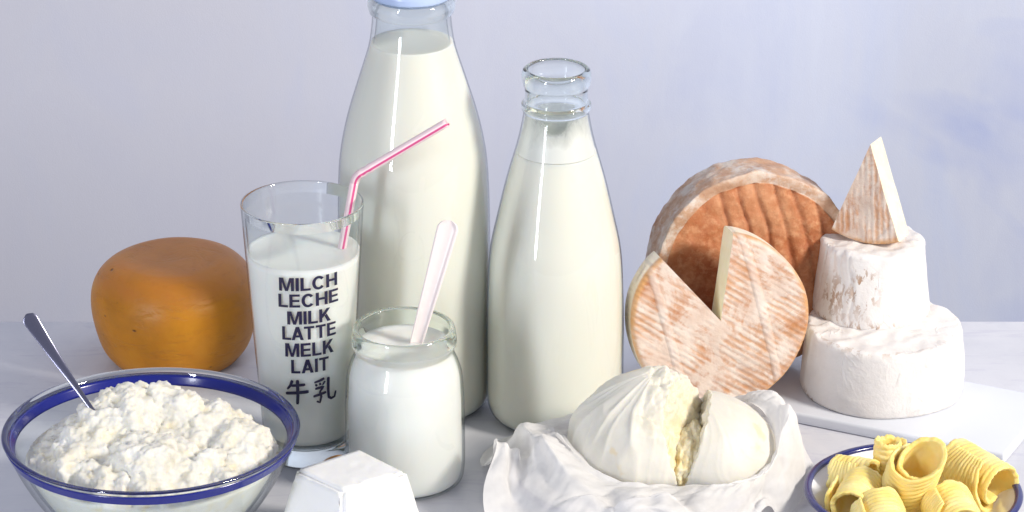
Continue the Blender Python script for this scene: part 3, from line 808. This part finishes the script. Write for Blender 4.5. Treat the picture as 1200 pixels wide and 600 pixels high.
def stain_low(c, a, Hh, r):
    a = (a + math.pi/2 + math.pi) % (2*math.pi) - math.pi     # 0 = towards the front
    e = math.exp(-((c.z-Hh)/0.0022)**2)*0.35*(1 if a < 0.2 else 0.5) + 0.9*math.exp(-(c.z/0.004)**2)*math.exp(-((a+1.25)/0.3)**2)
    return max(0.0, e if r > 0.0445 else 0.0)
def stain_up(c, a, Hh, r):
    a = (a + math.pi/2 + math.pi) % (2*math.pi) - math.pi
    e = 1.0*math.exp(-((a+0.25)/0.22)**2)*math.exp(-((c.z-Hh*0.55)/0.014)**2) + 0.75*math.exp(-((a+0.85)/0.35)**2)*math.exp(-((c.z-Hh*0.4)/0.013)**2)
    e += 0.6*math.exp(-((c.z-0.002)/0.003)**2)*(1 if a < 0.3 else 0.3)
    return max(0.0, e if r > 0.02 else 0.0)
lo_, lb, lh = camembert(1032, 452, [(452, 95), (444, 96), (415, 94), (392, 92), (379, 91.5)], sl, 2.0, 'wide round white rind cheese at the bottom of the stack', stain_low)
up_, ub, uh = camembert(1020.5, 361, [(361, 69), (352, 69), (330, 66), (300, 62.5), (279, 60.5)], sl + lh - 0.0012, 5.0, 'small tall white rind cheese with brown specks, middle of stack', stain_up)

# wedge standing on the stack, tip up
Rg, Tg = 0.064, 0.020
wg = thing('cheese_wedge', (0, 0, 0), 'cut wedge of orange striped rind cheese standing atop the white stack', 'cheese')
rind, cuts = disc_sector(Rg, Tg, 270-20.5, 270+20.5, nr=40, na=60, edge=0.0025, seed=3.0)
for bmx in [rind] + cuts:
    for v in bmx.verts: v.co.y += Rg*0.5
ro = put('rind', rind, M['wedge'], wg)
ed = []
for v in ro.data.vertices:
    r = math.hypot(v.co.x, v.co.y - Rg*0.5); ed.append(max(0.0, min(1.0, (r-Rg*0.955)/(Rg*0.03))))
fattr(ro, 'edge', ed); fattr(ro, 'pale', [0.0]*len(ed))
for c in cuts: put('cut_face', c, M['paste'], wg, smooth=False)
stand_obj(wg, 1020, 280, 4, -25, Rg, Tg, sl + lh + uh - 0.002)

# white brick of fresh cheese in front
zt = zat(spot(410, 590).y, 555)
zt = 0.052
q = [spot(421, 524.5, zt), spot(345, 549, zt), spot(402, 575, zt), spot(478, 553, zt)]
ctr = sum(q, Vector())/4; bc = Vector((ctr.x, ctr.y, 0))
bm = bmesh.new()
top = [bm.verts.new(p - bc) for p in q]; bot = [bm.verts.new((((p-ctr)*1.46).x, ((p-ctr)*1.46).y, 0)) for p in q]
bm.faces.new(top); bm.faces.new(bot)
for k in range(4): bm.faces.new((top[k], top[(k+1) % 4], bot[(k+1) % 4], bot[k]))
bmesh.ops.bevel(bm, geom=bm.edges[:], offset=0.0022, segments=4, affect='EDGES')
bmesh.ops.triangulate(bm, faces=bm.faces[:])
for _ in range(4):
    bmesh.ops.subdivide_edges(bm, edges=[e for e in bm.edges if e.calc_length() > 0.002], cuts=1, use_grid_fill=True)
bmesh.ops.triangulate(bm, faces=bm.faces[:])
bm.normal_update()
cs = [(v, v.co + v.normal*(0.0004*fbm(v.co, 60, 2, 3) + 0.0002*nz(v.co, 300, 1) - (0.0015*max(0, nz(v.co, 140, 6)-0.25) if v.co.z > zt-0.004 else 0))) for v in bm.verts]
for v, c in cs: v.co = c
tag(put('cheese_block', bm, M['feta'], None, bc), 'smooth white block of fresh cheese with sloping sides, before the jar', 'cheese')

# ------------------------------------------------------------------ plates
def plate(name, px, py_rim, a_px, hgt, label, rimw=0.0048, zb=0.0):
    b = spot(px, py_rim, hgt); Rp = a_px*mpp(b.y, hgt)
    b = Vector((b.x, b.y, zb)); hgt -= zb
    o = thing(name, b, label, 'plate')
    top = [(0, 0.0035), (Rp*0.60, 0.0035), (Rp*0.72, 0.0055), (Rp*0.90, hgt*0.80), (Rp-0.0012, hgt-0.0004)]
    botm = [(Rp-0.0004, hgt-0.0016), (Rp*0.90, hgt*0.80-0.0022), (Rp*0.66, 0.0012), (Rp*0.60, 0.0), (0, 0.0)]
    put('dish', lathe(smooth_prof(top, 6) + smooth_prof(botm, 6), 160), M['enamel'], o)
    ring = []
    for k in range(17):
        a = 2*math.pi*k/16; ring.append((Rp - 0.0019 + 0.0025*math.cos(a), hgt - 0.0009 + 0.0017*math.sin(a)))
    put('blue_rim', lathe(ring, 160), M['rimblue'], o)
    return o, b, Rp
bp, bpb, bpR = plate('plate', 1070, 573, 127, 0.018, 'small white enamel plate with navy rim holding yellow butter curls')
mz, mzb, mzR = plate('plate', 746, 548, 148, 0.016, 'white enamel plate with blue rim under the cloth and torn cheese')

# torn fresh cheese on the plate, wrapped in cloth
def torn_lump(ax, ay, az, zc, low, cut, side_sign, shear, seed, nfold, phase, foldamp=0.0016, yoff=0.0, xoff=0.0, crumb=False):
    bm = bmesh.new(); nu, nv = 240, 150; torn, rows = [], []
    for i in range(nv+1):
        th = math.pi*i/nv; row = []
        for j in range(nu):
            a = 2*math.pi*j/nu
            se = lambda x, e: math.copysign(abs(x)**e, x)
            st_ = math.sin(th)**(1.2 if th < math.pi/2 else 0.9)
            x, y, z = ax*st_*math.cos(a), ay*st_*math.sin(a), math.cos(th)
            z = z*az if z > 0 else z*low
            # folds gathered towards the peak
            t = max(0.0, math.cos(th))
            dens = 0.35 + 0.65*max(0.0, math.cos(a - phase))
            aa = a*nfold + 1.8*nz((math.cos(a)*2, math.sin(a)*2, th), 1.0, seed)
            rid = 1-abs(math.sin(aa)); rid2 = 1-abs(math.sin(aa*2.3+1.7*nz((math.cos(a)*3, math.sin(a)*3, th*2), 1.0, seed+9))); g = foldamp*(rid**2.2 - 0.25 + 0.45*rid2**3)*dens*(0.35 + 0.9*t)*min(1, th/0.25)
            k = 1 + g/ax + 0.03*nz((x, y, z), 26, seed) + 0.012*nz((x, y, z), 80, seed+3)
            x, y = x*k, y*k; z *= 1 + 0.02*nz((x, y, 0), 60, seed)
            x += shear*(z/az)*max(0, z/az)
            z += zc; x += xoff; y += yoff
            p = Vector((x, y, z))
            xc = cut(p) + side_sign*(0.0022*fbm((0, y, z), 75, seed+5, 4) + 0.0012*nz((0, y, z), 260, seed))
            tn = 0.0
            over = (p.x - xc)*side_sign
            if over > 0:
                p.x = xc - side_sign*over*0.04; tn = max(0.0, min(1.0, (over-(0.004 if side_sign < 0 else 0.0008))/0.003))
            if crumb:
                # the broken crest: crumbs where the ball was pulled apart
                m = (p.x - 0.001 - 0.010*nz((0, y, z), 40, 2))/0.006; m2 = (p.z - 0.043 - 0.008*nz(p, 50, 4))/0.010
                cm = max(0.0, min(1.0, m))*max(0.0, min(1.0, m2))
                cm = max(cm, tn*0.9)
                vr = noise.voronoi(p*190)[0][0]
                p = p + Vector((0.5, -0.3, 0.8))*cm*(0.0026*fbm(p, 110, 4, 4) + 0.0034*(0.35-vr))
                tn = max(tn, cm*0.35*max(0.0, min(1.0, 0.6+1.2*vr)))
            row.append((p, tn))
        rows.append(row)
    V = []
    for i, row in enumerate(rows):
        if i in (0, nv):
            p, tn = row[0]; torn.append(tn); V.append([bm.verts.new(p)])
        else:
            vv = []
            for p, tn in row: torn.append(tn); vv.append(bm.verts.new(p))
            V.append(vv)
    for A_, B_ in zip(V, V[1:]):
        for j in range(nu):
            j2 = (j+1) % nu
            if len(A_) == 1: bm.faces.new((A_[0], B_[j], B_[j2]))
            elif len(B_) == 1: bm.faces.new((A_[j], B_[0], A_[j2]))
            else: bm.faces.new((A_[j], B_[j], B_[j2], A_[j2]))
    return bm, torn
mozz = thing('fresh_cheese', Vector((mzb.x, mzb.y, 0.004)), 'soft white ball of fresh cheese torn open on gauzy cloth', 'cheese')
k = 0.00051
def cutL(p): return 0.0195 + (p.y + 0.040)*0.50 - max(0.0, p.z-0.026)*0.36
bmA, tA = torn_lump(0.0435, 0.043, 0.049, 0.026, 0.0255, cutL, 1, 0.010, 1.0, 5, math.pi*1.1, 0.0040, yoff=0.002, xoff=0.003, crumb=True)
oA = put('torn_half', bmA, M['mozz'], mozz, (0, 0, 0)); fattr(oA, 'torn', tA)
def cutR(p): return 0.0250 + (p.y+0.03)*0.03 + max(0.0, p.z-0.01)*0.34
bmB, tB = torn_lump(0.037, 0.038, 0.037, 0.024, 0.0235, cutR, -1, -0.009, 7.0, 5, math.pi*0.9, 0.0030, yoff=-0.002, xoff=0.0465)
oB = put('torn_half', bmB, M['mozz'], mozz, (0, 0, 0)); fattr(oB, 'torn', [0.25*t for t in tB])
cb = bmesh.new()
bmesh.ops.create_icosphere(cb, subdivisions=6, radius=1.0)
for v in cb.verts:
    d = v.co.copy(); k_ = 1 + 0.10*fbm(d, 3.0, 2, 5) + 0.05*(0.4 - noise.voronoi(d*6)[0][0])
    v.co = Vector((0.0262 + 0.014*d.x*k_ + 0.10*max(0, d.z)*0.05, -0.006 + 0.029*d.y*k_, 0.023 + 0.022*d.z*k_))
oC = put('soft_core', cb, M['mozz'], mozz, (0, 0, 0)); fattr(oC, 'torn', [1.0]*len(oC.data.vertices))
tag(oC, 'yellowish crumbly inside of the ball')
tag(oA, 'taller folded left half with yellowish crumbly tear'); tag(oB, 'smooth rounded right half')

# the cloth: a sheet relaxed around the cheese, over the plate rim and on to the table
def cloth():
    nr, na = 44, 300
    rg = np.random.RandomState(3)
    ang = np.linspace(0, 2*np.pi, na, endpoint=False)
    t = np.linspace(0, 1, nr)[:, None]
    A = ang[None, :]
    # heights where the cloth leaves the cheese: low in front, higher to the left, highest right and behind
    def bump(c, w): d = (A - c + np.pi) % (2*np.pi) - np.pi; return np.exp(-(d/w)**2)
    hin = 0.020 + 0.016*bump(np.pi*1.08, 0.55) + 0.020*bump(0.06*np.pi, 0.50) + 0.010*bump(0.45*np.pi, 0.9)
    rin_x, rin_y = 0.063, 0.045
    cx_, cy_ = 0.020, 0.001
    rout = 0.098 + 0.0004*rg.randn(1, na) + 0.008*np.sin(3*A+1) + 0.006*np.sin(5*A+0.5) - 0.012*bump(np.pi*1.36, 0.16)
    s = t
    shr = 1 - 0.22*bump(0.14*np.pi, 0.5) - 0.06*bump(1.5*np.pi, 0.6)
    rx = rin_x*shr + (rout - rin_x*shr)*s; ry = rin_y*shr + (rout*0.93 - rin_y*shr)*s
    ph = rg.rand(16)*6.28
    wv = sum(np.sin(A*f + ph[i] + 3*s*np.sin(A+ph[i]))*w for i, (f, w) in enumerate(((7, .7), (11, .8), (16, .6), (23, .4), (4, .4))))
    right = bump(0.05*np.pi, 0.75); left = bump(1.12*np.pi, 0.75)
    ex = 1.1 + 2.6*right + 0.8*left
    con = np.sin(2*np.pi*(2.6*s + 0.25*np.sin(2.3*A+ph[5]) + 0.12*np.sin(7*A+ph[6]))) + 0.5*np.sin(2*np.pi*(4.3*s + 0.3*np.sin(3*A+ph[7])))
    z = hin*np.clip(1-s**ex, 0, 1) + 0.012*np.sin(np.pi*np.clip(s*1.05, 0, 1)) + (0.0065*wv*(0.1+s*(1.25-s)))*(1-0.4*left) + 0.0042*con*np.sin(np.pi*s)*(0.25+left) + 0.005
    X = cx_*(1-s) + rx*np.cos(A) + (0.0035*wv*s + 0.003*con*left)*np.cos(A); Y = cy_*(1-s) + ry*np.sin(A) + (0.0035*wv*s+0.003*con*left)*np.sin(A)
    z = (z - 0.004)*(0.98 + 0.15*right)*(1 - 0.92*s**4) + 0.004
    p = np.stack([X, Y, z + 0*A], -1)
    rest_r = np.linalg.norm(p[1:]-p[:-1], axis=-1)*(1.04 + 0.12*0.5*(left+right))
    rest_c = np.linalg.norm(np.roll(p, -1, 1)-p, axis=-1)
    base_c = 2*np.pi*(0.058 + (0.1-0.058)*t)/na
    rest_c = rest_c*(1.0 + 0.15*t)
    pin = p[0].copy(); q = p.copy()
    for it in range(36):
        v = (p - q)*0.90; q = p.copy(); p = p + v; p[..., 2] -= 0.000004
        for _ in range(3):
            d = p[1:]-p[:-1]; L = np.linalg.norm(d, axis=-1); c = (d*(0.5*(1-rest_r/L))[..., None])
            dp = np.zeros_like(p); dp[:-1] += c; dp[1:] -= c; p = p + dp*0.6
            d = np.roll(p, -1, 1)-p; L = np.linalg.norm(d, axis=-1); c = d*(0.5*(1-rest_c/L))[..., None]
            p = p + (c - np.roll(c, 1, 1))*0.6
            # stiffness: pull towards neighbours' mean
            lap = 0.5*(np.roll(p, 1, 1)+np.roll(p, -1, 1)) - p; p = p + 0.10*lap
            lap = np.zeros_like(p); lap[1:-1] = 0.5*(p[2:]+p[:-2]) - p[1:-1]; p = p + 0.10*lap
            p[0] = pin
            # collide: two lumps, plate, rim, table
            for ex, ey, ez, rx_, ry_, rz_ in ((0.003, 0.002, 0.026, 0.0455, 0.0455, 0.049), (0.0465, -0.002, 0.024, 0.0385, 0.040, 0.039)):
                dd = (p - np.array([ex, ey, ez]))/np.array([rx_, ry_, rz_]); n_ = np.linalg.norm(dd, axis=-1)
                m = n_ < 1; p[m] = np.array([ex, ey, ez]) + dd[m]/n_[m][:, None]*np.array([rx_, ry_, rz_])
            r = np.hypot(p[..., 0], p[..., 1])
            floor = np.where(r < mzR*0.62, 0.0045, np.where(r < mzR+0.002, 0.0045 + (0.0185-0.0045)*np.clip((r-mzR*0.62)/(mzR*0.38), 0, 1), 0.0185 - (r-mzR-0.002)*2.2))
            floor = np.maximum(floor, 0.0012)
            p[..., 2] = np.maximum(p[..., 2], floor)
    # fine pull wrinkles of the gauze
    du = np.roll(p, -1, 1) - np.roll(p, 1, 1); dv = np.gradient(p, axis=0)
    nn = np.cross(du, dv); nn /= np.linalg.norm(nn, axis=-1)[..., None] + 1e-9
    for i in range(nr):
        for j in range(na):
            a_ = ang[j]; s_ = i/(nr-1)
            w_ = 1-abs(noise.noise(Vector((math.cos(a_)*7+2*s_, math.sin(a_)*7, s_*2.2)))*2)
            w2 = 1-abs(noise.noise(Vector((math.cos(a_)*5, math.sin(a_)*5+7, s_*9)))*2)
            w3 = 1-abs(noise.noise(Vector((math.cos(a_)*13+3*s_, math.sin(a_)*13, s_*7+4)))*2)
            p[i, j] += nn[i, j]*(0.0013*max(0, w_)**2 + 0.0008*max(0, w2)**2.5 + 0.0002*max(0, w3)**4 - 0.0008)*min(1, s_*6)
    bm = bmesh.new()
    V = [[bm.verts.new(p[i, j]) for j in range(na)] for i in range(nr)]
    for i in range(nr-1):
        for j in range(na): bm.faces.new((V[i][j], V[i][(j+1) % na], V[i+1][(j+1) % na], V[i+1][j]))
    return bm
co_ = put('cheesecloth', cloth(), M['cloth'], None, Vector((mzb.x, mzb.y, 0.0)))
m_ = co_.modifiers.new('smooth', 'SUBSURF'); m_.levels = 1; m_.render_levels = 1
tag(co_, 'thin white gauze cloth bunched around the torn cheese on its plate', 'cloth')

# ------------------------------------------------------------------ butter curls
def curl(px, py, z, rad_, length, turns, pitch, axis, spin, label, ridges=9, flare=0.0, seed=0.0, skew=0.0):
    """a ridged butter strip rolled into an open curl around 'axis'"""
    bm = bmesh.new(); nu, nv = int(70*turns), ridges*8; th = 0.0026
    grid_o, grid_i = [], []
    for i in range(nu+1):
        u = i/nu; a = spin + u*turns*2*math.pi; r = rad_*(1 - 0.46*max(0.0, u-0.12)**0.9)
        tap = min(1.0, 0.55 + u*3.0)*min(1.0, 0.75+ (1-u)*2)
        ro_, ri_ = [], []
        for j in range(nv+1):
            w = (j/nv - 0.5); ax_pos = w*length*tap + skew*math.cos(a) * rad_
            rd = (0.0005+0.0003*noise.noise(Vector((seed, w*9, a*0.6))))*abs(math.sin(math.pi*ridges*j/nv)) + flare*w; ax_pos += 0.0009*noise.noise(Vector((a*1.7+seed, seed, 0))) + (0.0012*noise.noise(Vector((a*6, seed, w)))*abs(w)*2)
            e = min(1.0, min(j, nv-j)/3.0); nzv = 0.0005*noise.noise(Vector((math.cos(a)*2+seed, math.sin(a)*2, w*5)))
            eu = min(1.0, min(i, nu-i)/5.0)
            ro_.append(bm.verts.new(((r+rd+nzv)*math.cos(a), (r+rd+nzv)*math.sin(a), ax_pos)))
            rr = r + rd*0.1 + nzv - th*(0.25+0.75*e)*(0.3+0.7*eu)
            ri_.append(bm.verts.new((rr*math.cos(a), rr*math.sin(a), ax_pos)))
        grid_o.append(ro_); grid_i.append(ri_)
    for i in range(nu):
        for j in range(nv):
            bm.faces.new((grid_o[i][j], grid_o[i+1][j], grid_o[i+1][j+1], grid_o[i][j+1]))
            bm.faces.new((grid_i[i][j], grid_i[i][j+1], grid_i[i+1][j+1], grid_i[i+1][j]))
    for i in range(nu):
        bm.faces.new((grid_o[i][0], grid_i[i][0], grid_i[i+1][0], grid_o[i+1][0]))
        bm.faces.new((grid_o[i][nv], grid_o[i+1][nv], grid_i[i+1][nv], grid_i[i][nv]))
    for j in range(nv):
        bm.faces.new((grid_o[0][j], grid_o[0][j+1], grid_i[0][j+1], grid_i[0][j]))
        bm.faces.new((grid_o[nu][j], grid_i[nu][j], grid_i[nu][j+1], grid_o[nu][j+1]))
    o = put('butter_curl', bm, M['butter'], None, spot(px, py, z))
    o.rotation_euler = Vector(axis).to_track_quat('Z', 'Y').to_euler()
    return tag(o, label, 'butter curl', 'butter curls on the small plate')
curl(1070, 560, 0.031, 0.0165, 0.038, 1.5, 0.003, (0.16, -0.38, 0.85), 1.4, 'largest butter curl, upright in the middle, its hollow top facing forward', 11, skew=0.5)
curl(1040, 546, 0.022, 0.0105, 0.032, 1.5, 0.003, (0.05, 0.1, 1.0), 2.0, 'slim upright butter curl half hidden behind the largest one', 9, seed=2)
curl(1001, 555, 0.020, 0.0125, 0.026, 1.5, 0.003, (0.75, -0.55, 0.15), 2.2, 'butter curl lying at the back left of the plate', 8, seed=3)
curl(1004, 583, 0.019, 0.0160, 0.030, 1.5, 0.003, (-0.35, -0.9, -0.10), 2.6, 'butter curl lying at the left with its opening facing forward', 9, seed=4)
curl(1034, 609, 0.018, 0.0165, 0.030, 1.5, 0.003, (0.1, -1.0, -0.15), 2.4, 'frontmost butter curl cut off by the bottom of the picture', 9, seed=5)
curl(1118, 601, 0.018, 0.0165, 0.030, 1.5, 0.003, (0.2, -1.0, -0.15), 2.2, 'ridged butter curl at the front right of the plate', 9, seed=6)
curl(1144, 555, 0.022, 0.0180, 0.040, 1.5, 0.004, (0.62, -0.78, -0.10), 2.0, 'long butter curl lying on the right with its hollow end open', 11, seed=7)
